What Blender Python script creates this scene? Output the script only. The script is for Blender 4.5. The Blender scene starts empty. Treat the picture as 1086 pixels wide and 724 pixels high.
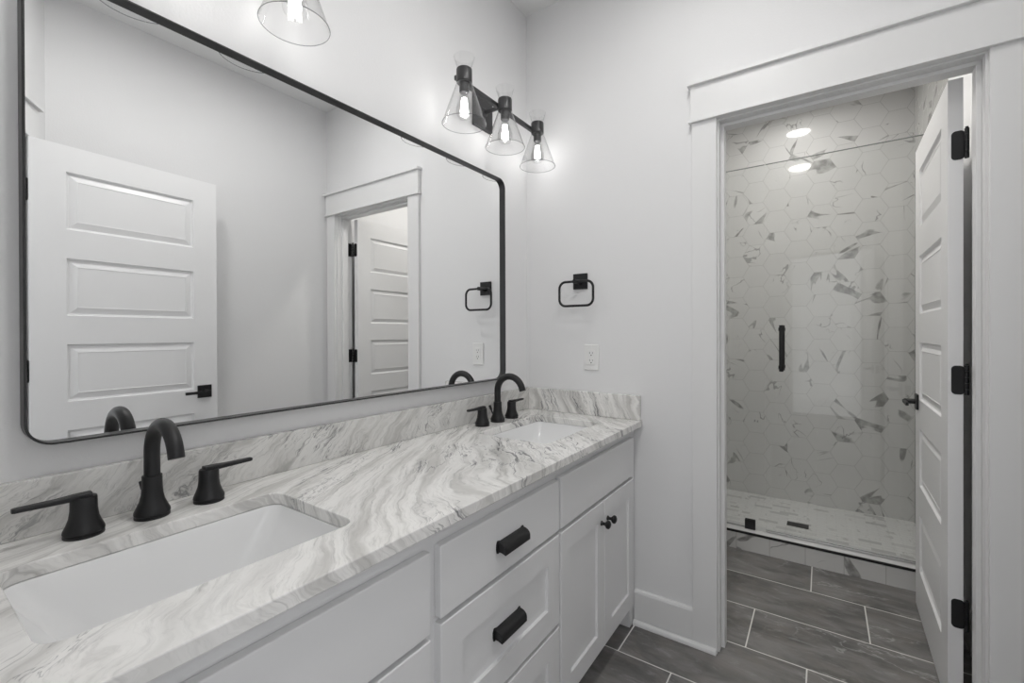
import bpy, bmesh, math, random
from mathutils import Matrix, Vector
PI = math.pi
random.seed(3)
scene = bpy.context.scene
COL = scene.collection

# ------------------------------------------------------------------ camera, world, exposure
def make_camera():
    yaw, pitch, roll, f = .6047, -.0034, -.0033, 476.79
    c, s = math.cos(yaw), math.sin(yaw)
    r0, f0, u0 = Vector((c, s, 0)), Vector((-s, c, 0)), Vector((0, 0, 1))
    cp, sp = math.cos(pitch), math.sin(pitch)
    F = f0*cp + u0*sp
    U = -f0*sp + u0*cp
    cr, sr = math.cos(roll), math.sin(roll)
    R = r0*cr + U*sr
    U = -r0*sr + U*cr
    cam = bpy.data.cameras.new('camera')
    cam.sensor_fit = 'HORIZONTAL'; cam.sensor_width = 36
    cam.lens = f/1086*36
    cam.shift_y = -6.7/1086
    cam.clip_start = .02
    o = bpy.data.objects.new('camera', cam); COL.objects.link(o)
    m = Matrix((( R.x, U.x, -F.x, 1.1822), (R.y, U.y, -F.y, -1.8398), (R.z, U.z, -F.z, 1.2073), (0, 0, 0, 1)))
    o.matrix_world = m
    scene.camera = o
make_camera()

W = bpy.data.worlds.new('world'); scene.world = W; W.use_nodes = True
W.node_tree.nodes['Background'].inputs[0].default_value = (.97, .98, 1, 1)
W.node_tree.nodes['Background'].inputs[1].default_value = 1.15
scene.view_settings.view_transform = 'Standard'
scene.view_settings.look = 'None'
scene.view_settings.gamma = 1
scene.view_settings.use_curve_mapping = False
scene.view_settings.exposure = 0.13
BULB, DOWN_ADDED, DOWN_BATH, DOWN_SHOWER = 21, 88, 138, 46

# ------------------------------------------------------------------ node helpers / materials
class NT:
    def __init__(s, name):
        s.m = bpy.data.materials.new(name); s.m.use_nodes = True
        s.t = s.m.node_tree; s.t.nodes.clear()
        s.out = s.t.nodes.new('ShaderNodeOutputMaterial')
    def n(s, typ, **kw):
        nd = s.t.nodes.new(typ)
        for k, v in kw.items(): setattr(nd, k, v)
        return nd
    def link(s, a, b): s.t.links.new(a, b)
    def put(s, inp, v):
        if isinstance(v, (int, float)): inp.default_value = v
        elif isinstance(v, (tuple, list)): inp.default_value = tuple(v)
        else: s.link(v, inp)
    def math(s, op, a, b=0, c=0):
        nd = s.n('ShaderNodeMath', operation=op)
        s.put(nd.inputs[0], a); s.put(nd.inputs[1], b); s.put(nd.inputs[2], c)
        return nd.outputs[0]
    def add(s, a, b): return s.math('ADD', a, b)
    def sub(s, a, b): return s.math('SUBTRACT', a, b)
    def mul(s, a, b): return s.math('MULTIPLY', a, b)
    def pos(s):
        g = s.n('ShaderNodeNewGeometry'); x = s.n('ShaderNodeSeparateXYZ'); s.link(g.outputs['Position'], x.inputs[0])
        return x.outputs[0], x.outputs[1], x.outputs[2]
    def xyz(s, a, b, c):
        nd = s.n('ShaderNodeCombineXYZ'); s.put(nd.inputs[0], a); s.put(nd.inputs[1], b); s.put(nd.inputs[2], c)
        return nd.outputs[0]
    def noise(s, vec, scale, detail=3, rough=.5, dist=0, col=False):
        nd = s.n('ShaderNodeTexNoise'); s.link(vec, nd.inputs['Vector'])
        nd.inputs['Scale'].default_value = scale; nd.inputs['Detail'].default_value = detail
        nd.inputs['Roughness'].default_value = rough; nd.inputs['Distortion'].default_value = dist
        return nd.outputs[1] if col else nd.outputs[0]
    def white(s, vec):
        nd = s.n('ShaderNodeTexWhiteNoise'); s.link(vec, nd.inputs['Vector']); return nd.outputs[0]
    def map(s, v, a, b, c=0, d=1, smooth=True):
        nd = s.n('ShaderNodeMapRange'); nd.interpolation_type = 'SMOOTHSTEP' if smooth else 'LINEAR'
        s.put(nd.inputs[0], v)
        for i, q in enumerate((a, b, c, d)): s.put(nd.inputs[1+i], q)
        return nd.outputs[0]
    def mix(s, f, a, b):
        nd = s.n('ShaderNodeMix', data_type='RGBA')
        s.put(nd.inputs[0], f)
        s.put(nd.inputs[6], a if not isinstance(a, tuple) else a+(1,)*(4-len(a)))
        s.put(nd.inputs[7], b if not isinstance(b, tuple) else b+(1,)*(4-len(b)))
        return nd.outputs[2]
    def ridge(s, v, w):   # thin lines where noise crosses one half
        return s.map(s.math('ABSOLUTE', s.sub(v, .5)), 0, w, 1, 0)
    def bsdf(s, col, rough, metal=0, spec=.5, bump=None, coat=0):
        p = s.n('ShaderNodeBsdfPrincipled')
        s.put(p.inputs['Base Color'], col if not isinstance(col, tuple) else col+(1,)*(4-len(col)))
        s.put(p.inputs['Roughness'], rough); s.put(p.inputs['Metallic'], metal)
        p.inputs['Specular IOR Level'].default_value = spec
        p.inputs['Coat Weight'].default_value = coat
        if bump:
            b = s.n('ShaderNodeBump'); b.inputs['Strength'].default_value = bump[1]; b.inputs['Distance'].default_value = bump[2]
            s.link(bump[0], b.inputs['Height']); s.link(b.outputs[0], p.inputs['Normal'])
        s.link(p.outputs[0], s.out.inputs[0]); return s.m

def plain(name, col, rough, metal=0, spec=.5, bump=None):
    t = NT(name)
    b = None
    if bump:
        g = t.n('ShaderNodeNewGeometry')
        b = (t.noise(g.outputs['Position'], bump[0], 3), bump[1], bump[2])
    return t.bsdf(col, rough, metal, spec, b)

def thin_glass(name, tint, refl=1.0):
    t = NT(name)
    tr = t.n('ShaderNodeBsdfTransparent'); tr.inputs[0].default_value = tint+(1,)
    gl = t.n('ShaderNodeBsdfGlossy'); gl.inputs['Roughness'].default_value = 0.0
    g = t.n('ShaderNodeNewGeometry'); dt = t.n('ShaderNodeVectorMath', operation='DOT_PRODUCT')
    t.link(g.outputs['Normal'], dt.inputs[0]); t.link(g.outputs['Incoming'], dt.inputs[1])
    k = t.sub(1, t.math('ABSOLUTE', dt.outputs['Value']))
    fr = t.add(.04, t.mul(.96, t.math('POWER', k, 5)))
    mx = t.n('ShaderNodeMixShader')
    t.link(t.mul(fr, refl), mx.inputs[0]); t.link(tr.outputs[0], mx.inputs[1]); t.link(gl.outputs[0], mx.inputs[2])
    t.link(mx.outputs[0], t.out.inputs[0]); return t.m

def emit(name, col, s):
    t = NT(name); e = t.n('ShaderNodeEmission'); e.inputs[0].default_value = col+(1,); e.inputs[1].default_value = s
    t.link(e.outputs[0], t.out.inputs[0]); return t.m

def counter_mat(name, mode):
    """white quartzite with grey veins; mode: top slab, long splash or short splash"""
    t = NT(name); x, y, z = t.pos()
    if mode == 'top':      u, v = t.sub(x, t.mul(y, .6)), t.add(y, t.sub(t.mul(x, 2.2), t.mul(t.mul(x, x), 1.45)))
    elif mode == 'long':   u, v = t.add(t.mul(z, 1.2), y), t.mul(t.sub(y, t.mul(z, .95)), 1.5)
    else:                  u, v = t.add(z, 3), t.add(t.mul(t.add(x, t.mul(z, .40)), 1.7), 5)
    if mode == 'top': v = t.add(v, t.mul(z, .45))
    P = t.xyz(u, v, t.mul(z, 1.6))
    w1 = t.sub(t.noise(P, 2.0, 2, .5), .5)
    w2 = t.sub(t.noise(t.xyz(u, v, t.add(4, t.mul(z, 2))), 8, 3, .55), .5)
    w3 = t.sub(t.noise(t.xyz(u, v, 5), 30, 2, .5), .5)
    vw = t.add(v, t.add(t.mul(w1, .30), t.add(t.mul(w2, .085), t.mul(w3, .012))))
    uw = u
    big = t.noise(t.xyz(t.mul(uw, .5), vw, 1), 3.2, 3, .55)
    band = t.noise(t.xyz(t.mul(uw, .13), vw, 0), 13, 4, .6)
    fine = t.noise(t.xyz(t.mul(uw, .12), vw, 7), 38, 5, .7)
    fine2 = t.noise(t.xyz(t.mul(uw, .2), vw, 17), 80, 4, .7)
    veinA = t.ridge(t.noise(t.xyz(t.mul(uw, .16), vw, 2), 7.0, 4, .6), .011)
    veinB = t.ridge(t.noise(t.xyz(t.mul(uw, .28), vw, 9), 15, 5, .62), .014)
    mask = t.map(t.noise(t.xyz(u, v, 12), 3.4, 2), .44, .58)
    mot = t.noise(t.xyz(u, v, 20), 46, 5, .75)
    spots = t.map(t.noise(t.xyz(t.mul(u, .6), v, 30), 42, 4, .7), .62, .74)
    white = t.map(big, .50, .66)          # clean white zones
    c = t.mix(t.map(band, .42, .66), (.90, .89, .87), (.62, .61, .59))
    c = t.mix(t.mul(t.map(fine, .50, .70), .62), c, (.36, .355, .345))
    c = t.mix(t.mul(t.map(fine2, .5, .72), .35), c, (.42, .41, .39))
    c = t.mix(t.mul(white, .62), c, (.93, .925, .91))
    c = t.mix(t.mul(t.map(mot, .52, .75), .25), c, (.45, .44, .43))
    c = t.mix(t.mul(t.mul(spots, mask), .5), c, (.2, .2, .205))
    c = t.mix(t.mul(t.mul(veinA, mask), .85), c, (.13, .13, .14))
    c = t.mix(t.mul(t.mul(veinB, mask), .65), c, (.2, .2, .21))
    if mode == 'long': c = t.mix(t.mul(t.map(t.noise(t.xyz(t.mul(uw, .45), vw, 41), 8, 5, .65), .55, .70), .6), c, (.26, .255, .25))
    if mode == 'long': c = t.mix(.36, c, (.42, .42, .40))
    return t.bsdf(c, .16 if mode == 'top' else .2, spec=.5)

def calacatta(t, a, b, r1, r2, r3, base0=(.66, .655, .64), base1=(.74, .735, .72), scale=1.0, dark=1.0):
    """porcelain marble: sparse grey strokes, turned and shifted at random in each tile"""
    th = t.mul(r3, 2*PI); cs, sn = t.math('COSINE', th), t.math('SINE', th)
    p = t.add(t.mul(a, cs), t.mul(b, sn)); q = t.sub(t.mul(b, cs), t.mul(a, sn))
    o1, o2, o3 = t.mul(r1, 40), t.mul(r2, 40), t.mul(r3, 20)
    def N(fp, fq, sc, det, dz, dist=0): return t.noise(t.xyz(t.add(t.mul(p, fp*scale), o1), t.add(t.mul(q, fq*scale), o2), t.add(o3, dz)), sc, det, .5, dist)
    n1 = N(1, .20, 6.0, 2, 0, .5)
    w1 = t.map(N(1, .7, 5.5, 1, 3), .47, .75, -.012, .060, smooth=False)
    v1 = t.map(t.sub(w1, t.math('ABSOLUTE', t.sub(n1, .5))), 0, .012)
    n2 = N(.6, .9, 8, 3, 7, .3)
    w2 = t.map(N(1, 1, 5, 1, 11), .5, .72, -.006, .02, smooth=False)
    v2 = t.map(t.sub(w2, t.math('ABSOLUTE', t.sub(n2, .5))), 0, .008)
    tone = N(1, 1, 22, 3, 15)
    c = t.mix(N(1, 1, 3, 3, 19), base0, base1)
    c = t.mix(t.mul(v1, t.map(tone, .3, .7, .35*dark, .85*dark)), c, (.20, .195, .185))
    c = t.mix(t.mul(v2, .6*dark), c, (.20, .195, .19))
    return c

def hex_mat(name, axis, side=.0877, u0=0.0, v0=0.0):
    t = NT(name); x, y, z = t.pos()
    u = t.sub(x if axis == 'x' else y, u0-50*3*side); v = t.sub(z, v0-50*math.sqrt(3)*side)
    ru, rv = 3*side, math.sqrt(3)*side
    def cell(du, dv):
        a = t.sub(t.math('MODULO', t.add(u, du), ru), ru/2); b = t.sub(t.math('MODULO', t.add(v, dv), rv), rv/2)
        return a, b
    a1, b1 = cell(0, 0); a2, b2 = cell(ru/2, rv/2)
    d1 = t.add(t.mul(a1, a1), t.mul(b1, b1)); d2 = t.add(t.mul(a2, a2), t.mul(b2, b2))
    k = t.math('LESS_THAN', d1, d2)
    def sel(p, q): return t.add(t.mul(p, k), t.mul(q, t.sub(1, k)))
    a, b = sel(a1, a2), sel(b1, b2)
    iu = t.math('ROUND', t.mul(t.sub(u, a), 100)); iv = t.math('ROUND', t.mul(t.sub(v, b), 100))
    r1 = t.white(t.xyz(iu, iv, 1)); r2 = t.white(t.xyz(iu, iv, 2)); r3 = t.white(t.xyz(iu, iv, 5))
    aa, ab = t.math('ABSOLUTE', a), t.math('ABSOLUTE', b)
    d = t.math('MAXIMUM', ab, t.add(t.mul(aa, math.sqrt(3)/2), t.mul(ab, .5)))
    edge = t.sub(math.sqrt(3)/2*side, d)
    c = calacatta(t, a, b, r1, r2, r3)
    g = t.map(edge, .0008, .0019, 1, 0)
    c = t.mix(t.mul(g, .6), c, (.36, .355, .34))
    rough = t.map(g, 0, 1, .12, .6)
    return t.bsdf(c, t.mul(rough, .5), spec=.5)

def brick_tile(name, axes, L, H, off, x0, y0, grout, gcol, gw, kind):
    """running bond: row k is shifted by off*k"""
    t = NT(name); p = dict(zip('xyz', t.pos())); X, Y = p[axes[0]], p[axes[1]]
    uu = t.math('DIVIDE', t.sub(Y, y0), H); k = t.math('FLOOR', uu); fy = t.sub(uu, k)
    vv = t.math('DIVIDE', t.add(t.sub(X, x0), t.mul(k, off)), L); j = t.math('FLOOR', vv); fx = t.sub(vv, j)
    ey = t.mul(t.math('MINIMUM', fy, t.sub(1, fy)), H); ex = t.mul(t.math('MINIMUM', fx, t.sub(1, fx)), L)
    g = t.map(t.math('MINIMUM', ex, ey), gw*.6, gw, 1, 0)
    r1 = t.white(t.xyz(j, k, 1)); r2 = t.white(t.xyz(j, k, 2)); r3 = t.white(t.xyz(j, k, 3))
    if kind == 'slate':
        a = t.add(X, t.mul(r1, 30)); b = t.add(Y, t.mul(r2, 30))
        P = t.xyz(t.mul(a, .35), b, t.mul(r3, 9)); Q = t.xyz(a, b, t.mul(r3, 9))
        n1 = t.noise(P, 9, 6, .62, .6); n2 = t.noise(t.xyz(t.mul(a, .3), b, 3), 30, 8, .75, .6); n3 = t.noise(Q, 3, 3, .5)
        c = t.mix(t.map(n1, .3, .72), (.105, .102, .100), (.27, .262, .255))
        c = t.mix(t.mul(t.map(t.noise(Q, 11, 5, .65), .42, .7), .5), c, (.225, .205, .188))
        c = t.mix(t.mul(t.map(n2, .52, .70), .5), c, (.40, .395, .39))
        wv = t.mul(t.ridge(t.noise(t.xyz(t.mul(a, .5), b, 6), 4, 5, .6, .4), .012), t.map(t.noise(Q, 2.4, 1), .5, .62))
        c = t.mix(t.mul(wv, .4), c, (.6, .6, .59))
        c = t.mix(t.mul(t.map(t.noise(P, 4, 2), .58, .7), .4), c, (.085, .083, .08))
        rough = t.map(n1, 0, 1, .32, .5)
        bump = (t.add(t.mul(n2, .4), t.mul(g, -1.0)), .25, .002)
    else:
        c = calacatta(t, X, Y, r1, r2, r3) if kind == 'marble' else calacatta(t, X, Y, r1, r2, t.mul(r3, .05), (.80, .80, .79), (.88, .88, .87), 1.0, .45)
        if kind == 'mosaic':
            c = t.mix(t.mul(t.map(t.white(t.xyz(j, k, 8)), .90, .95), .45), c, (.36, .36, .37))
        rough = .25; bump = None
    c = t.mix(t.mul(g, grout), c, gcol)
    return t.bsdf(c, rough, spec=.45, bump=bump)

M = {}
M['wall'] = plain('wall_paint', (.815, .815, .82), .75, spec=.25, bump=(160, .35, .0012))
M['ceiling'] = plain('ceiling_paint', (.88, .88, .88), .8, spec=.2)
M['trim'] = plain('trim_enamel', (.81, .81, .81), .38)
M['door'] = plain('door_enamel', (.87, .87, .875), .34)
M['cab'] = plain('cabinet_enamel', (.78, .78, .785), .38)
M['black'] = plain('matte_black_metal', (.011, .011, .012), .42, spec=.42, bump=(900, .06, .0003))
M['blackf'] = plain('black_frame_metal', (.014, .014, .015), .35)
M['dark_metal'] = plain('dark_bronze_metal', (.05, .05, .052), .38, .3)
M['mirror'] = plain('silvered_mirror', (.96, .965, .965), .0, 1)
M['porcelain'] = plain('white_porcelain', (.86, .862, .865), .07)
M['plate'] = plain('white_plastic', (.84, .84, .83), .35)
M['slot'] = plain('dark_slot', (.03, .03, .03), .6)
M['steel'] = plain('brushed_steel', (.6, .6, .6), .25, 1)
M['glass'] = thin_glass('clear_glass', (.975, .98, .977), .9)
M['shade'] = thin_glass('shade_glass', (.985, .985, .985), 1.0)
M['rim'] = thin_glass('glass_edge', (.74, .75, .75), 1.0)
M['bulbglass'] = thin_glass('bulb_glass', (.99, .99, .99), .8)
M['filament'] = emit('glowing_filament', (1, .985, .96), BULB)
M['lens'] = emit('added_fill_lens', (1, .99, .97), DOWN_ADDED)  # glow of the two fill lights added over the aisle
M['lens_bath'] = emit('lit_lens_bath', (1, .97, .92), DOWN_BATH)
M['lens_shower'] = emit('lit_lens_shower', (1, .99, .97), DOWN_SHOWER)
M['edge'] = plain('glass_edge_dark', (.22, .24, .23), .2)
M['counter'] = counter_mat('veined_quartzite', 'top')
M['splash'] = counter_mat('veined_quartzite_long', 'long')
M['splash_side'] = counter_mat('veined_quartzite_short', 'short')
M['hex'] = hex_mat('hexagon_marble_tile', 'x', u0=1.1778-.13155-.2631*4, v0=2.2266-.1519*14)
M['hex_side'] = hex_mat('hexagon_marble_tile_side', 'y', u0=.2, v0=.09)
M['floor'] = brick_tile('slate_floor_tile', 'xy', .594, .2935, .1975, .937, .085, 1, (.82, .81, .78), .0030, 'slate')
M['curb'] = brick_tile('curb_marble_tile', 'xz', .162, .30, 0, .945, -.1, .7, (.42, .41, .39), .0018, 'marble')
M['curbtop'] = plain('white_curb_cap', (.74, .74, .74), .2)
M['mosaic'] = brick_tile('marble_mosaic', 'xy', .10, .035, .05, 0, 0, .5, (.5, .5, .5), .0014, 'mosaic')

# ------------------------------------------------------------------ mesh helpers
def bx(bm, x0, x1, y0, y1, z0, z1):
    v = [bm.verts.new(p) for p in ((x0,y0,z0),(x1,y0,z0),(x1,y1,z0),(x0,y1,z0),(x0,y0,z1),(x1,y0,z1),(x1,y1,z1),(x0,y1,z1))]
    for f in ((0,3,2,1),(4,5,6,7),(0,1,5,4),(1,2,6,5),(2,3,7,6),(3,0,4,7)): bm.faces.new([v[i] for i in f])
    return bm
def box(*a): return bx(bmesh.new(), *a)
def boxes(*L):
    bm = bmesh.new()
    for a in L: bx(bm, *a)
    return bm
def lathe(bm, prof, c=(0,0,0), axis='z', seg=40, close=False):
    """revolve (radius, height) pairs about an axis through c"""
    def pt(r, h, a):
        p = (r*math.cos(a), r*math.sin(a), h)
        if axis == 'x': p = (p[2], p[0], p[1])
        if axis == 'y': p = (p[1], p[2], p[0])
        return (c[0]+p[0], c[1]+p[1], c[2]+p[2])
    rings = []
    for r, h in prof:
        if r < 1e-6: rings.append([bm.verts.new(pt(0, h, 0))])
        else: rings.append([bm.verts.new(pt(r, h, 2*PI*i/seg)) for i in range(seg)])
    n = len(rings)
    for k in range(n if close else n-1):
        A, B = rings[k], rings[(k+1) % n]
        for i in range(seg):
            j = (i+1) % seg
            if len(A) == 1 and len(B) == 1: continue
            if len(A) == 1: bm.faces.new((A[0], B[i], B[j]))
            elif len(B) == 1: bm.faces.new((A[i], A[j], B[0]))
            else: bm.faces.new((A[i], A[j], B[j], B[i]))
    return bm
def tube(bm, pts, r, seg=16, closed=False, up=(0,0,1)):
    pts = [Vector(p) for p in pts]; n = len(pts); rings = []
    rr = r if isinstance(r, (list, tuple)) else [r]*n
    prev = None
    for i, p in enumerate(pts):
        if closed: d = (pts[(i+1) % n]-pts[i-1]).normalized()
        else: d = (pts[min(i+1, n-1)]-pts[max(i-1, 0)]).normalized()
        if prev is None:
            a = Vector(up)
            if abs(a.dot(d)) > .95: a = Vector((1, 0, 0))
            a = (a-d*a.dot(d)).normalized()
        else: a = (prev-d*prev.dot(d)).normalized()
        prev = a; b = d.cross(a)
        rings.append([bm.verts.new(p+rr[i]*(a*math.cos(2*PI*k/seg)+b*math.sin(2*PI*k/seg))) for k in range(seg)])
    for i in range(n if closed else n-1):
        A, B = rings[i], rings[(i+1) % n]
        for k in range(seg):
            bm.faces.new((A[k], A[(k+1) % seg], B[(k+1) % seg], B[k]))
    if not closed:
        bm.faces.new(rings[0][::-1]); bm.faces.new(rings[-1])
    return bm
def rrect(a0, a1, b0, b1, r, n=6):
    out = []
    for cx, cy, s in ((a1-r, b1-r, 0), (a0+r, b1-r, PI/2), (a0+r, b0+r, PI), (a1-r, b0+r, 1.5*PI)):
        for i in range(n+1):
            t = s+PI/2*i/n; out.append((cx+r*math.cos(t), cy+r*math.sin(t)))
    return out
def rings_mesh(bm, rings, cap0=False, cap1=False):
    R = [[bm.verts.new(p) for p in ring] for ring in rings]
    for A, B in zip(R, R[1:]):
        n = len(A)
        for i in range(n): bm.faces.new((A[i], A[(i+1) % n], B[(i+1) % n], B[i]))
    if cap0: bm.faces.new(R[0][::-1])
    if cap1: bm.faces.new(R[-1])
    return bm
def prism(bm, poly, fn, d0, d1):
    """extrude a closed 2D outline; fn(a, b, d) gives the 3D point"""
    return rings_mesh(bm, [[fn(a, b, d0) for a, b in poly], [fn(a, b, d1) for a, b in poly]], True, True)

def obj(name, bm, mat, parent=None, bevel=0, smooth=False, seg=2, world=True, kind=None):
    bmesh.ops.recalc_face_normals(bm, faces=bm.faces)
    me = bpy.data.meshes.new(name)
    if parent is not None and world:
        root = parent
        while root.parent is not None: root = root.parent
        mw = root.matrix_world.copy()
        bm.transform(mw.inverted())
    bm.to_mesh(me); bm.free()
    if smooth:
        for p in me.polygons: p.use_smooth = True
    me.materials.append(mat)
    o = bpy.data.objects.new(name, me); COL.objects.link(o)
    if parent is not None: o.parent = parent
    if smooth:
        m = o.modifiers.new('smooth', 'EDGE_SPLIT'); m.split_angle = math.radians(38)
    if bevel:
        m = o.modifiers.new('bevel', 'BEVEL'); m.width = bevel; m.segments = seg; m.limit_method = 'ANGLE'; m.angle_limit = math.radians(50)
        m.harden_normals = False
    if kind: o['kind'] = kind
    return o
def tag(o, label, cat=None, group=None, kind=None):
    o['label'] = label
    if cat: o['category'] = cat
    if group: o['group'] = group
    if kind: o['kind'] = kind
    return o
def thing(name, label, cat, loc=(0,0,0), rotz=0, group=None):
    o = bpy.data.objects.new(name, None); COL.objects.link(o)
    o.empty_display_size = .05
    o.matrix_world = Matrix.Translation(loc) @ Matrix.Rotation(rotz, 4, 'Z')
    return tag(o, label, cat, group)
def struct(name, bm, mat, label=None, **kw):
    o = obj(name, bm, mat, **kw); o['kind'] = 'structure'
    if label: o['label'] = label
    return o
def copy_tree(o, parent=None):
    c = o.copy(); COL.objects.link(c); c.parent = parent
    for ch in o.children: copy_tree(ch, c)
    return c

# ------------------------------------------------------------------ the setting
CEIL = 2.743; HG = (1.48, -1.491)                     # HG: hinge corner of the slanted entry wall
XR = 1.683
struct('floor', box(-.2, 3.2, -4.2, 2.1, -.1, 0), M['floor'], 'dark grey slate-look plank tile floor with light grout lines')
struct('ceiling', box(-.2, 1.9, -2.0, 2.1, CEIL, CEIL+.1), M['ceiling'], 'flat white painted ceiling')
struct('wall_left', box(-.12, 0, -2.0, 2.0, 0, CEIL), M['wall'], 'white painted wall behind the vanity and mirror')
struct('wall_front', boxes((0, .8415, 0, .115, 0, CEIL), (1.587, 1.80, 0, .115, 0, CEIL), (.8415, 1.587, 0, .115, 2.027, CEIL)), M['wall'],
       'white painted end wall with the doorway to the shower room')
struct('wall_right', box(XR, XR+.115, -1.42, 0, 0, CEIL), M['wall'], 'white painted wall opposite the vanity, seen in the mirror')
struct('wall_shower_back', box(.18, 1.65, 1.87, 1.98, 0, CEIL), M['hex'], 'tiled shower back wall of large hexagonal marble tiles')
struct('wall_shower_right', box(1.65, 1.77, .96, 1.87, 0, CEIL), M['hex_side'], 'tiled shower side wall behind the open door')
struct('wall_shower_left', box(.18, .30, .96, 1.87, 0, CEIL), M['hex_side'], 'tiled shower side wall carrying the shower head')
struct('wall_toilet_right', box(1.65, 1.77, .115, .96, 0, CEIL), M['wall'], 'painted wall behind the open shower-room door')
struct('wall_toilet_left', box(.18, .30, .115, .96, 0, CEIL), M['wall'], 'painted side wall of the shower room')
RZ = math.radians(30)
ML = Matrix.Translation((HG[0], HG[1], 0)) @ Matrix.Rotation(RZ, 4, 'Z')
def slanted(name, bm, mat, label=None, **kw):
    bm.transform(ML); return struct(name, bm, mat, label, **kw)
slanted('wall_rear', boxes((.02, .262, -.115, 0, 0, CEIL), (-.83, -.735, -.115, 0, 0, CEIL), (-.735, .02, -.115, 0, 2.027, CEIL)), M['wall'],
        'slanted white wall with the entry doorway, seen at the mirror edge')
struct('wall_rear_left', box(0, .752, -2.0, -1.89, 0, CEIL), M['wall'], 'short white wall at the near end of the vanity')

# doorway casings: craftsman style, flat legs and a tall head with bead and cap
def casing(prefix, x0, x1, jamb, out0, out1, tr):
    """x0..x1 clear opening between casing legs; faces -y locally"""
    def S(n, bm, lab, **kw):
        tr(bm); return struct(n, bm, M['trim'], lab, **kw)
    S('trim_%d' % prefix, box(out0, x0, -.018, 0, 0, 2.013), None, bevel=.0015)
    S('trim_%d' % (prefix+1), box(x1, out1, -.018, 0, 0, 2.013), None, bevel=.0015)
    S('trim_%d' % (prefix+2), boxes((out0-.004, out1+.004, -.023, 0, 2.021, 2.152), (out0-.011, out1+.011, -.031, 0, 2.013, 2.021), (out0-.013, out1+.013, -.037, 0, 2.152, 2.165)), None, bevel=.001)
    # jamb lining and stop
    j = .0195
    S('trim_%d' % (prefix+3), boxes((x0+.0055-j, x0+.0055, 0, .115, 0, 2.0075), (x1-.0055, x1-.0055+j, 0, .115, 0, 2.0075), (x0+.0055-j, x1-.0055+j, 0, .115, 2.0075, 2.027)), None, bevel=.001)
    S('trim_%d' % (prefix+4), boxes((x0+.0056, x0+.0176, .035, .078, 0, 1.9955), (x1-.0176, x1-.0056, .035, .078, 0, 1.9955), (x0+.0056, x1-.0056, .035, .078, 1.9955, 2.0074)), None, bevel=.001)
casing(1, .8555, 1.573, 0, .7675, 1.660, lambda bm: None)
# room side of the entry doorway: local +y points into the bathroom, so mirror the pieces
def flip(bm):
    bm.transform(ML @ Matrix.Diagonal((1, -1, 1, 1)))
casing(11, -.729, .0135, 0, -.817, .120, flip)

def baseboard(name, p0, p1, lab, n):
    """p0->p1 along the wall, n = direction into the room"""
    d = (Vector(p1)-Vector(p0)); L = d.length; d.normalize(); n = Vector(n)
    prof = [(0, 0), (.014, 0), (.014, .128), (.011, .136), (.004, .139), (0, .139)]
    fn = lambda a, b, t: tuple(Vector((p0[0], p0[1], 0))+Vector((d.x, d.y, 0))*t+Vector((n.x, n.y, 0))*a+Vector((0, 0, b)))
    bm = prism(bmesh.new(), prof, fn, 0, L)
    struct(name, bm, M['trim'], lab)
def shoe(name, p0, p1, off, n, lab):
    d = (Vector(p1)-Vector(p0)); L = d.length; d.normalize(); n = Vector(n)
    prof = [(off, .0005), (off+.013, .0005), (off+.013, .006), (off+.011, .013), (off+.006, .018), (off, .020)]
    fn = lambda a, b, t: tuple(Vector((p0[0], p0[1], 0))+Vector((d.x, d.y, 0))*t+Vector((n.x, n.y, 0))*a+Vector((0, 0, b)))
    struct(name, prism(bmesh.new(), prof, fn, 0, L), M['trim'], lab)
baseboard('baseboard_front', (.534, 0), (.7670, 0), 'white baseboard between vanity and doorway casing', (0, -1))
shoe('baseboard_front_shoe', (.534, 0), (.853, 0), .0182, (0, -1), 'white shoe molding along the foot of the end wall')
baseboard('baseboard_right', (XR, -.04), (XR, -1.33), 'white baseboard on the wall opposite the vanity', (-1, 0))
baseboard('baseboard_toilet', (1.65, .93), (1.65, .13), 'white baseboard behind the shower-room door', (-1, 0))
baseboard('baseboard_toilet_left', (.30, .13), (.30, .93), 'white baseboard on the left of the shower room', (1, 0))

# shower curb, pan
struct('trim_21', box(.30, 1.65, .945, 1.06, 0, .094), M['curb'], 'marble tiled shower curb')
struct('trim_22', box(.30, 1.65, .9475, 1.066, .0942, .1035), M['curbtop'], 'white cap on the shower curb', bevel=.001)
struct('trim_23', box(.30, 1.65, .9415, .9472, .092, .1042), M['blackf'], 'black edge strip along the top of the shower curb')
struct('floor_shower', box(.30, 1.65, 1.0605, 1.87, .0005, .03), M['mosaic'], 'small marble mosaic shower floor')

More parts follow.
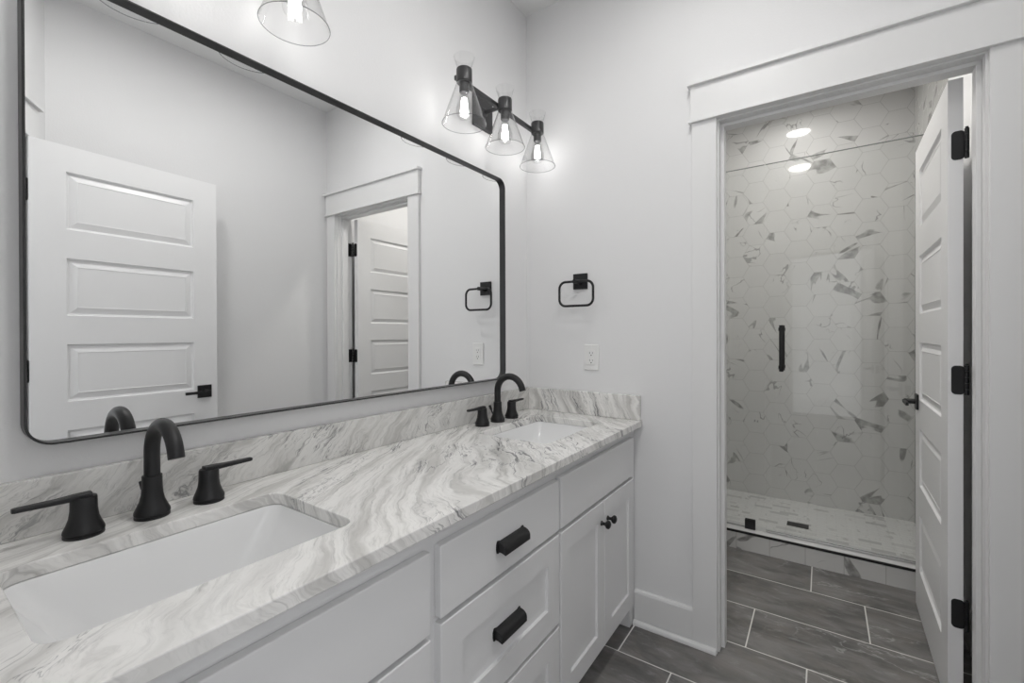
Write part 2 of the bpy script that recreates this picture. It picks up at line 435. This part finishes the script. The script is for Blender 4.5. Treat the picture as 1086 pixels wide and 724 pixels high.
# ------------------------------------------------------------------ doors
def door_leaf(w, h, t):
    bm = bmesh.new()
    st = .110; tops = [1.893-.3645*i for i in range(5)]; ph = .243
    rects = [(tp-ph-.008, tp-.008) for tp in tops]
    prof = [(0, 0), (.0035, .0085), (.010, .0105), (.036, .0020), (.038, .0035)]
    for side in (0, 1):
        Y = lambda d: (-d if side == 0 else -t+d)
        def q(*pts): bm.faces.new([bm.verts.new(p) for p in pts])
        def rect(x0, x1, z0, z1): q((x0, Y(0), z0), (x1, Y(0), z0), (x1, Y(0), z1), (x0, Y(0), z1))
        rect(0, st, 0, h); rect(w-st, w, 0, h)
        zz = [0]+[v for r in reversed(rects) for v in r]+[h]
        for i in range(0, len(zz), 2): rect(st, w-st, zz[i], zz[i+1])
        for z0, z1 in rects:
            rr = []
            for ins, d in prof: rr.append([(st+ins, Y(d), z0+ins), (w-st-ins, Y(d), z0+ins), (w-st-ins, Y(d), z1-ins), (st+ins, Y(d), z1-ins)])
            rings_mesh(bm, rr, False, True)
    for a in (((0,0,0),(0,-t,0),(0,-t,h),(0,0,h)), ((w,0,0),(w,-t,0),(w,-t,h),(w,0,h)), ((0,0,h),(w,0,h),(w,-t,h),(0,-t,h)), ((0,0,0),(w,0,0),(w,-t,0),(0,-t,0))):
        bm.faces.new([bm.verts.new(p) for p in a])
    bmesh.ops.remove_doubles(bm, verts=bm.verts, dist=.00005)
    return bm
def make_door(name, loc, ang, label):
    w, h, t = .70, 1.995, .035
    d = obj(name, door_leaf(w, h, t), M['door'], bevel=0); d['kind'] = 'structure'; d['label'] = label
    d.matrix_world = Matrix.Translation(loc) @ Matrix.Rotation(ang, 4, 'Z')
    for zc in (1.785, 1.049, .3135):
        poly = [(-.0026, -.045), (-.0026, .045)]
        pl = rrect(-.0275, .007, zc-.045, zc+.045, .012, 5)
        # rounded only on the side away from the barrel
        pts = [(a if a > -.02 else a, b) for a, b in pl]
        bm = prism(bmesh.new(), rrect(-t-.0035, -.0075, zc-.045, zc+.045, .011, 5), lambda a, b, k: (k, a, b), -.0022, -.0001)
        hg = obj('hinge', bm, M['black'], d, world=False)
        b2 = bmesh.new()
        for k in range(5):
            z0 = zc-.046+.0186*k
            lathe(b2, [(0, z0+.0006), (.0058, z0+.0006), (.0058, z0+.018), (0, z0+.018)], (-.0085, -t-.0065, 0), seg=16)
        lathe(b2, [(0, zc+.047), (.0035, zc+.047), (.0042, zc+.051), (0, zc+.053)], (-.0085, -t-.0065, 0), seg=12)
        obj('barrel', b2, M['black'], hg, world=False, smooth=True)
    # lever handle on both faces
    for s in (0, 1):
        Y = (lambda v: v) if s == 0 else (lambda v: -t-v)
        hz = .900; hx = w-.063
        def B(x0, x1, y0, y1, z0, z1, bm): return bx(bm, x0, x1, min(Y(y0), Y(y1)), max(Y(y0), Y(y1)), z0, z1)
        hb = bmesh.new(); B(hx-.0325, hx+.0325, .0001, .008, hz-.0325, hz+.0325, hb)
        ro = obj('door_handle', hb, M['black'], d, bevel=.001, world=False)
        lb = bmesh.new(); lathe(lb, [(.011, Y(.0082)), (.011, Y(.046)), (0, Y(.046))], (hx, 0, hz), 'y', 20)
        B(hx-.105, hx+.012, .040, .050, hz-.008, hz+.006, lb)
        obj('lever', lb, M['black'], ro, bevel=.001, world=False)
    lp = bmesh.new(); bx(lp, w+.0001, w+.0015, -.029, -.006, .87, .93); obj('latch_plate', lp, M['black'], d, world=False)
    return d
make_door('door_1', (1.509, .120, .008), math.atan2(.70, .0125), 'white five-panel door standing open into the shower room')
make_door('door_2', (1.4735, -1.456, .012), math.atan2(.6925, .05), 'white five-panel entry door swung open near the wall opposite the mirror')
# strike plates / hinge leaves let into the jamb
jb = bmesh.new()
for zc in (1.793, 1.057, .3215): bx(jb, 1.5655, 1.5674, .084, .113, zc-.045, zc+.045)
struct('trim_31', jb, M['black'], 'black hinge leaves let into the doorway jamb')

# ------------------------------------------------------------------ vanity
V = thing('vanity_cabinet', 'long white vanity cabinet with shaker doors, three drawers and black hardware', 'cabinet', (.27, -.936, 0))
Y0, Y1 = -1.872, -.003
obj('body', boxes((.004, .53, Y0, Y0+.018, .10, .8205), (.004, .53, Y1-.018, Y1, .10, .8205), (.004, .512, Y0+.018, Y1-.018, .10, .118),
    (.004, .012, Y0+.018, Y1-.018, .118, .8205), (.512, .530, Y0+.018, Y1-.018, .10, .8205),
    (.012, .512, -1.20, -1.182, .118, .8205), (.012, .512, -.686, -.668, .118, .8205)), M['cab'], V)
obj('toe_kick', boxes((.455, .470, Y0, Y1-.052, 0, .0995), (.455, .530, Y1-.052, Y1, 0, .0995), (.455, .530, Y0, Y0+.05, 0, .0995)), M['cab'], V, bevel=.001)
XF0, XF1 = .5302, .549
def slab(name, y0, y1, z0, z1, par=V): return obj(name, box(XF0, XF1, y0, y1, z0, z1), M['cab'], par, bevel=.0025, seg=3)
def shaker(name, y0, y1, z0, z1, st, rl):
    bm = bmesh.new()
    def loop(iy, iz, x): return [(x, y0+iy, z0+iz), (x, y1-iy, z0+iz), (x, y1-iy, z1-iz), (x, y0+iy, z1-iz)]
    rings_mesh(bm, [loop(0, 0, XF0), loop(0, 0, XF1-.0025), loop(.0008, .0008, XF1-.0008), loop(.0025, .0025, XF1), loop(st, rl, XF1), loop(st+.0015, rl+.0015, XF1-.008)], True, True)
    return obj(name, bm, M['cab'], V)
def pull(par, yc, zc, x0):
    """cup pull: curved hood between two ears"""
    hw = .052
    prof = []
    for i in range(9):
        a = PI/2*i/8; prof.append((.004+.0205*math.sin(a), .014-.016*(1-math.cos(a))))
    prof += [(.0245, -.013)]
    inner = [(a-.0022, b-.0022) for a, b in prof[::-1]]; inner[0] = (.0223, -.013)
    poly = [(0.0002, .014)]+prof+inner[0:]+[(.0002, .0118)]
    bm = prism(bmesh.new(), poly, lambda a, b, d: (x0+a, yc+d, zc+b), -hw, hw)
    full = [(.0002, .014)]+prof+[(.012, -.009), (.0002, -.009)]
    for s in (-1, 1): prism(bm, full, lambda a, b, d: (x0+a, yc+d, zc+b), s*hw, s*(hw+.0018))
    for s in (-1, 1):
        ear = [(yc+s*(hw+.001), zc+.017), (yc+s*(hw+.004), zc+.016), (yc+s*(hw+.007), zc+.008), (yc+s*(hw+.0075), zc-.002), (yc+s*(hw+.005), zc-.012), (yc+s*(hw+.001), zc-.014), (yc+s*(hw-.006), zc-.012), (yc+s*(hw-.006), zc+.015)]
        prism(bm, ear, lambda a, b, d: (x0+d, a, b), .0001, .0025)
    return obj('drawer_pull', bm, M['black'], par, bevel=.0005)
def knob(par, yc, zc):
    bm = lathe(bmesh.new(), [(0, .0001), (.0085, .0001), (.0085, .002), (.0055, .006), (.005, .012), (.0075, .016), (.0125, .020), (.0145, .0245), (.0135, .029), (.009, .0325), (0, .034)], (XF1, yc, zc), 'x', 24)
    return obj('knob', bm, M['black'], par, smooth=True)
d1 = slab('drawer', -1.1785, -.6835, .632, .780); pull(d1, -.934, .701, XF1)
d2 = shaker('drawer', -1.1785, -.6835, .3625, .6205, .066, .066); pull(d2, -.938, .493, XF1-.008)
d3 = shaker('drawer', -1.1785, -.6835, .105, .3515, .066, .066); pull(d3, -.932, .228, XF1-.008)
slab('false_front', -.6725, -.0525, .632, .784)
slab('false_front', -1.822, -1.2065, .6165, .7785)
for a, b, kn in ((-.6725, -.3535, -.381), (-.3515, -.0525, -.327)):
    dd = shaker('cabinet_door', a, b, .105, .6195, .060, .065); knob(dd, kn, .548)
for a, b, kn in ((-1.822, -1.515, -1.542), (-1.513, -1.2065, -1.486)):
    dd = shaker('cabinet_door', a, b, .105, .6055, .060, .065); knob(dd, kn, .535)

# countertop with two sink cut-outs
ZT, ZB, XC = .8474, .8216, .5677
S1 = (.150, .443, -1.727, -1.300); S2 = (.150, .443, -.573, -.146)
def countertop():
    bm = bmesh.new()
    loops = [[(.001, -1.885), (XC, -1.885), (XC, -.001), (.001, -.001)], rrect(*S1, .03, 6), rrect(*S2, .03, 6)]
    R = []
    for L in loops:
        vs = [bm.verts.new((a, b, ZB)) for a, b in L]; R.append(vs)
        for i in range(len(vs)): bm.edges.new((vs[i], vs[(i+1) % len(vs)]))
    bmesh.ops.triangle_fill(bm, use_beauty=True, use_dissolve=False, edges=bm.edges[:])
    g = bmesh.ops.extrude_face_region(bm, geom=bm.faces[:])
    bmesh.ops.translate(bm, vec=(0, 0, ZT-ZB), verts=[e for e in g['geom'] if isinstance(e, bmesh.types.BMVert)])
    return bm
ct = tag(obj('countertop', countertop(), M['counter'], bevel=.0022), 'white and grey veined stone countertop with two sink cut-outs on the vanity', 'countertop')
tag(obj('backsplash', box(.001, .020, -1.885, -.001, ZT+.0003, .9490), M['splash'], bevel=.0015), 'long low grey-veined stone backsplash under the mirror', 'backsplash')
tag(obj('side_splash', box(.0203, .562, -.020, -.001, ZT+.0003, .9490), M['splash_side'], bevel=.0015), 'short grey-veined stone splash against the end wall under the outlet', 'backsplash')

def sink(rect, label):
    x0, x1, y0, y1 = rect; zt = ZB-.0005
    s = thing('sink', label, 'sink', ((x0+x1)/2, (y0+y1)/2, .68), group='undermount sinks')
    levels = [(-.02, 0, .03), (.001, 0, .03), (.003, -.006, .03), (.012, -.05, .035), (.022, -.10, .04), (.036, -.125, .05), (.06, -.134, .05), (.105, -.138, .04)]
    rings = []
    for ins, dz, r in levels:
        iy = ins if dz > -.01 else ins+(-dz)*.42
        rings.append([(a, b, zt+dz) for a, b in rrect(x0+ins, x1-ins, y0+iy, y1-iy, r, 6)])
    outer = [(a, b, zt-.012) for a, b in rrect(x0-.02, x1+.02, y0-.02, y1+.02, .03, 6)]
    outer2 = [(a, b, zt-.148) for a, b in rrect(x0+.02, x1-.02, y0+.02, y1-.02, .04, 6)]
    bm = rings_mesh(bmesh.new(), [outer2, outer]+rings, True, True)
    obj('basin', bm, M['porcelain'], s, smooth=True)
    cx, cy = (x0+x1)/2-.01, (y0+y1)/2
    obj('drain', lathe(bmesh.new(), [(.031, 0), (.031, .003), (.022, .004), (.020, .002), (0, .002)], (cx, cy, zt-.1378), 'z', 28), M['black'], s, smooth=True)
    return s
sink(S1, 'white rectangular undermount sink nearest the camera')
sink(S2, 'white rectangular undermount sink in the far corner by the end wall')

# faucets
def faucet(yc, label):
    x0, z0 = .085, ZT+.0002
    f = thing('faucet', label, 'faucet', (x0, yc, z0), group='black widespread faucets')
    def part(name, bm, par=f, **kw): return obj(name, bm, M['black'], par, smooth=True, **kw)
    sp = part('spout', lathe(bmesh.new(), [(0, 0), (.029, 0), (.029, .0035), (.0275, .0045), (.0275, .006), (.0295, .0075), (.0292, .012), (.0255, .020), (.0205, .032), (.0178, .045), (.0168, .060), (.0165, .081), (.0160, .0815), (.0138, .0815), (.0138, .079), (0, .079)], (x0, yc, z0)))
    R = .061; zc = z0+.1265; pts = [(x0, yc, z0+.080), (x0, yc, z0+.10)]
    for i in range(25):
        a = math.radians(163)*i/24; pts.append((x0+R-R*math.cos(a), yc, zc+R*math.sin(a)))
    a = math.radians(163); p = pts[-1]; pts.append((p[0]+.012*math.sin(a), yc, p[2]+.012*math.cos(a)))
    part('neck', tube(bmesh.new(), pts, .0132, 24, up=(0, 1, 0)), sp)
    tx, tz = pts[-1][0], pts[-1][2]
    part('lift_rod', tube(bmesh.new(), [(x0-.018, yc-.004, z0+.022), (x0-.028, yc-.005, z0+.044), (x0-.0305, yc-.005, z0+.050), (x0-.037, yc-.006, z0+.064)], [.0030, .0030, .0052, .0055], 10))
    for s in (-1, 1):
        hy = yc+s*.1005
        h = part('handle', lathe(bmesh.new(), [(0, 0), (.0285, 0), (.0285, .0035), (.027, .0045), (.027, .006), (.029, .0075), (.0285, .012), (.0245, .021), (.0208, .032), (.0190, .046), (.0186, .066), (.0175, .0690), (0, .0695)], (x0, hy, z0)))
        lv = bmesh.new()
        prof = rrect(-.0075, .0075, -.0048, .0048, .003, 3)
        # a flat bar that starts over the body and tapers slightly outward
        rings = []
        for q, sc, dz in ((-.010, 1.25, .0035), (.012, 1.2, .0035), (.035, 1.0, .003), (.085, .85, .0035), (.0885, .70, .0035)):
            rings.append([(x0+a*sc, hy+s*q, z0+.0665+dz+b*sc) for a, b in prof])
        rings_mesh(lv, rings, True, True)
        obj('lever', lv, M['black'], h, bevel=0)
    return f
faucet(-1.5125, 'matte black arched faucet with two lever handles behind the near sink')
faucet(-.3575, 'matte black arched faucet with two lever handles behind the far corner sink')

# ------------------------------------------------------------------ mirror
MY0, MY1, MZ0, MZ1 = -1.679, -.2266, 1.0085, 1.8808
mr = thing('wall_mirror', 'large rectangular wall mirror with thin black rounded-corner metal frame', 'mirror', (0, (MY0+MY1)/2, MZ0))
def rr(ins, x, r): return [(x, a, b) for a, b in rrect(MY0+ins, MY1-ins, MZ0+ins, MZ1-ins, r, 10)]
bm = rings_mesh(bmesh.new(), [rr(.0, .0005, .040), rr(0, .0335, .040), rr(.0006, .034, .0395), rr(.0034, .034, .037), rr(.0040, .0335, .0365), rr(.0040, .0150, .0365), rr(.008, .0150, .033), rr(.008, .0005, .033)])
ra, rb = None, None
bm.verts.ensure_lookup_table()
n = len(rr(0, 0, .04)); 
for i in range(n): bm.faces.new((bm.verts[7*n+i], bm.verts[7*n+(i+1) % n], bm.verts[(i+1) % n], bm.verts[i]))
obj('frame', bm, M['blackf'], mr, smooth=True)
obj('mirror_glass', rings_mesh(bmesh.new(), [rr(.0042, .0155, .0363), rr(.0042, .019, .0363)], True, True), M['mirror'], mr)

# ------------------------------------------------------------------ towel ring, outlet
tr_ = thing('towel_ring', 'black square-cornered towel ring on the end wall above the outlet', 'towel ring', (.288, 0, 1.44))
obj('wall_plate', box(.2535, .3225, -.009, -.0005, 1.4055, 1.4750), M['black'], tr_, bevel=.0015)
pb = lathe(bmesh.new(), [(.012, -.009), (.0105, -.020), (.0095, -.066), (0, -.066)], (.288, 0, 1.4355), 'y', 20)
obj('post', pb, M['black'], tr_, smooth=True)
obj('ring', tube(bmesh.new(), [(a, -.060, b) for a, b in rrect(.2115, .3745, 1.3285, 1.4350, .030, 7)], .0054, 14, closed=True, up=(0, 1, 0)), M['black'], tr_, smooth=True)

ou = thing('wall_outlet', 'white duplex electrical outlet with wide cover plate above the side splash', 'outlet', (.341, 0, 1.10))
def plate():
    L = lambda i, y: [(a, y, b) for a, b in rrect(.306+i, .3763-i, 1.0445+i, 1.1585-i, .003, 3)]
    return rings_mesh(bmesh.new(), [L(0, -.0005), L(0, -.0035), L(.002, -.006), L(.0035, -.0063)], True, True)
obj('cover_plate', plate(), M['plate'], ou)
rc = obj('receptacle', box(.3245, .3575, -.0085, -.0064, 1.0685, 1.1345), M['plate'], ou, bevel=.001)
sl = bmesh.new()
for zc in (1.1180, 1.0850):
    bx(sl, .3335, .3350, -.0092, -.0086, zc-.001, zc+.008); bx(sl, .3470, .3485, -.0092, -.0086, zc, zc+.007)
    lathe(sl, [(0, -.0086), (.0026, -.0086), (.0026, -.0092), (0, -.0092)], (.341, 0, zc-.007), 'y', 12)
obj('slots', sl, M['slot'], rc)
for zc in (1.149, 1.054):
    sc = bmesh.new(); lathe(sc, [(0, -.0064), (.0028, -.0064), (.0024, -.0075), (0, -.0078)], (.341, 0, zc), 'y', 12)
    obj('screw', sc, M['plate'], ou, smooth=True)

# ------------------------------------------------------------------ vanity lights
def vanity_light(yc, label):
    L = thing('vanity_light', label, 'wall light', (0, yc, 2.13), group='three-shade vanity lights over the mirror')
    obj('back_plate', box(.0005, .020, yc-.058, yc+.058, 2.0640, 2.1960), M['dark_metal'], L, bevel=.002)
    ar = tube(bmesh.new(), [(.018, yc, 2.13), (.095, yc, 2.13)], .009, 14)
    lathe(ar, [(.019, .0195), (.017, .024), (.011, .028), (0, .028)], (0, yc, 2.13), 'x', 20)
    obj('arm', ar, M['dark_metal'], L, smooth=True)
    obj('bar', box(.087, .103, yc-.262, yc+.262, 2.124, 2.140), M['dark_metal'], L, bevel=.0015)
    for k in (-1, 0, 1):
        c = (.126, yc+.2510*k, 0)
        so = obj('socket', lathe(bmesh.new(), [(0, 2.105), (.026, 2.105), (.0285, 2.108), (.0285, 2.152), (.0265, 2.155), (0, 2.155)], c, 'z', 32), M['dark_metal'], L, smooth=True)
        obj('lamp_holder', lathe(bmesh.new(), [(0, 2.1045), (.0175, 2.1045), (.0175, 2.073), (.015, 2.070), (0, 2.070)], c, 'z', 24), M['dark_metal'], so, smooth=True)
        sh = bmesh.new()
        lathe(sh, [(.0275, 2.1045), (.0300, 2.098), (.0545, 2.030), (.0792, 1.9605), (.0800, 1.9590), (.0788, 1.9592), (.0535, 2.030), (.0290, 2.098)], c, 'z', 48, close=True)
        sd = obj('shade', sh, M['shade'], L, smooth=True)
        obj('rim', lathe(bmesh.new(), [(.0794+.0011*math.cos(a), 1.9597+.0011*math.sin(a)) for a in [2*PI*i/8 for i in range(8)]], c, 'z', 56, close=True), M['rim'], sd, smooth=True)
        fl = lathe(bmesh.new(), [(.0240, 2.1555), (.0290, 2.172), (.0380, 2.199), (.0372, 2.1995), (.0280, 2.172), (.0230, 2.1555)], c, 'z', 40, close=True)
        obj('glass_collar', fl, M['shade'], so, smooth=True)
        bu = obj('bulb', lathe(bmesh.new(), [(.0125, 2.070), (.0130, 2.062), (.0160, 2.050), (.0230, 2.032), (.0285, 2.014), (.0290, 2.004), (.0260, 1.990), (.0180, 1.979), (.0080, 1.9745), (0, 1.974)], c, 'z', 32), M['bulbglass'], L, smooth=True)
        fb = bmesh.new()
        for i in range(6):
            a = 2*PI*i/6; tube(fb, [(c[0]+.0060*math.cos(a), c[1]+.0060*math.sin(a), 2.050), (c[0]+.0115*math.cos(a), c[1]+.0115*math.sin(a), 2.000)], .0038, 8)
        obj('filament', fb, M['filament'], bu)
    return L
vanity_light(-.3560, 'black three-shade glass vanity light over the far sink near the corner')
vanity_light(-1.4870, 'black three-shade glass vanity light over the near sink, one shade showing at top')

def downlight(x, y, mat, label, r=.075):
    d = thing('recessed_light', label, 'ceiling light', (x, y, CEIL), group='recessed ceiling lights')
    obj('trim_ring', lathe(bmesh.new(), [(r, -.0005), (r+.02, -.0005), (r+.018, -.006), (r+.002, -.009), (r, -.006)], (x, y, CEIL), 'z', 40, close=True), M['plate'], d, smooth=True)
    obj('lens', lathe(bmesh.new(), [(0, -.002), (r-.001, -.002), (r-.001, -.004), (0, -.004)], (x, y, CEIL), 'z', 40), M[mat], d)
downlight(.90, -.66, 'lens', 'added unseen ceiling fill light above the aisle, nearer the shower-room doorway')  # added out of view to brighten the vanity room
downlight(.90, -1.28, 'lens', 'added unseen ceiling fill light above the aisle, nearer the entry doorway')  # second added fill light, also out of view
downlight(1.01, .62, 'lens_bath', 'recessed ceiling light in the shower room before the curb')
downlight(1.03, 1.49, 'lens_shower', 'recessed ceiling light inside the shower')

# ------------------------------------------------------------------ shower fittings
gp = thing('shower_glass_panel', 'fixed frameless clear glass shower panel left of the glass door', 'glass panel', (.61, 1.005, .104))
obj('glass', box(.301, .9185, 1.0, 1.010, .1045, 2.135), M['glass'], gp)
obj('clip', boxes((.819, .871, .994, .9995, .1038, .156), (.819, .871, 1.0105, 1.016, .1038, .156), (.819, .871, .9995, 1.0105, .1036, .1043)), M['black'], gp, bevel=.001)
obj('polished_edge', box(.301, .9185, .9995, 1.0105, 2.1352, 2.1372), M['edge'], gp)
gd = thing('shower_glass_door', 'frameless clear glass shower door with black bar handle', 'shower door', (1.28, 1.005, .104))
obj('glass', box(.9225, 1.635, 1.0, 1.010, .116, 2.135), M['glass'], gd)
obj('polished_edge', box(.9225, 1.635, .9995, 1.0105, 2.1352, 2.1372), M['edge'], gd)
hb = bmesh.new()
for s in (-1, 1):
    Y = (lambda d: 1.0-d) if s < 0 else (lambda d: 1.010+d)
    tube(hb, [(1.0, Y(.045), 1.0), (1.0, Y(.045), 1.248)], .0105, 16)
    for z in (1.022, 1.226):
        tube(hb, [(1.0, Y(.0003), z), (1.0, Y(.045), z)], .0095, 14)
        tube(hb, [(1.0, Y(.0003), z), (1.0, Y(.006), z)], .016, 18)
        tube(hb, [(1.0, Y(.045), z-.009), (1.0, Y(.045), z+.009)], .0135, 18)
obj('bar_handle', hb, M['black'], gd, smooth=True)
obj('bottom_seal', boxes((.9225, 1.635, .9985, 1.0115, .107, .1158)), M['steel'], gd)
tag(obj('sill_channel', boxes((.301, .815, 1.012, 1.020, .1036, .110), (.9225, 1.645, 1.014, 1.022, .1036, .109)), M['steel']), 'thin metal sill strip on the shower curb under the glass', 'sill strip')
dr = tag(obj('shower_drain', boxes((1.000, 1.112, 1.375, 1.445, .0302, .0335)), M['black'], bevel=.001), 'black rectangular drain cover in the marble shower floor', 'drain')
hd = thing('shower_fixture', 'black shower head on a wall arm, just showing beside the door casing', 'shower', (.30, 1.43, 2.08))
am = tube(bmesh.new(), [(.3005, 1.43, 2.085), (.40, 1.43, 2.085), (.47, 1.43, 2.07), (.545, 1.43, 2.02)], .010, 14, up=(0, 1, 0))
obj('arm', am, M['black'], hd, smooth=True)
fl_ = lathe(bmesh.new(), [(0, .0005), (.028, .0005), (.028, .006), (.012, .010), (0, .010)], (.30, 1.43, 2.085), 'x', 24); obj('flange', fl_, M['black'], hd, smooth=True)
hm = lathe(bmesh.new(), [(0, .02), (.014, .02), (.016, 0), (.030, -.022), (.068, -.034), (.070, -.042), (.066, -.045), (0, -.045)], (0, 0, 0), 'z', 32)
hm.transform(Matrix.Translation((.560, 1.43, 2.010)) @ Matrix.Rotation(math.radians(-38), 4, 'Y'))
obj('head', hm, M['black'], hd, smooth=True)
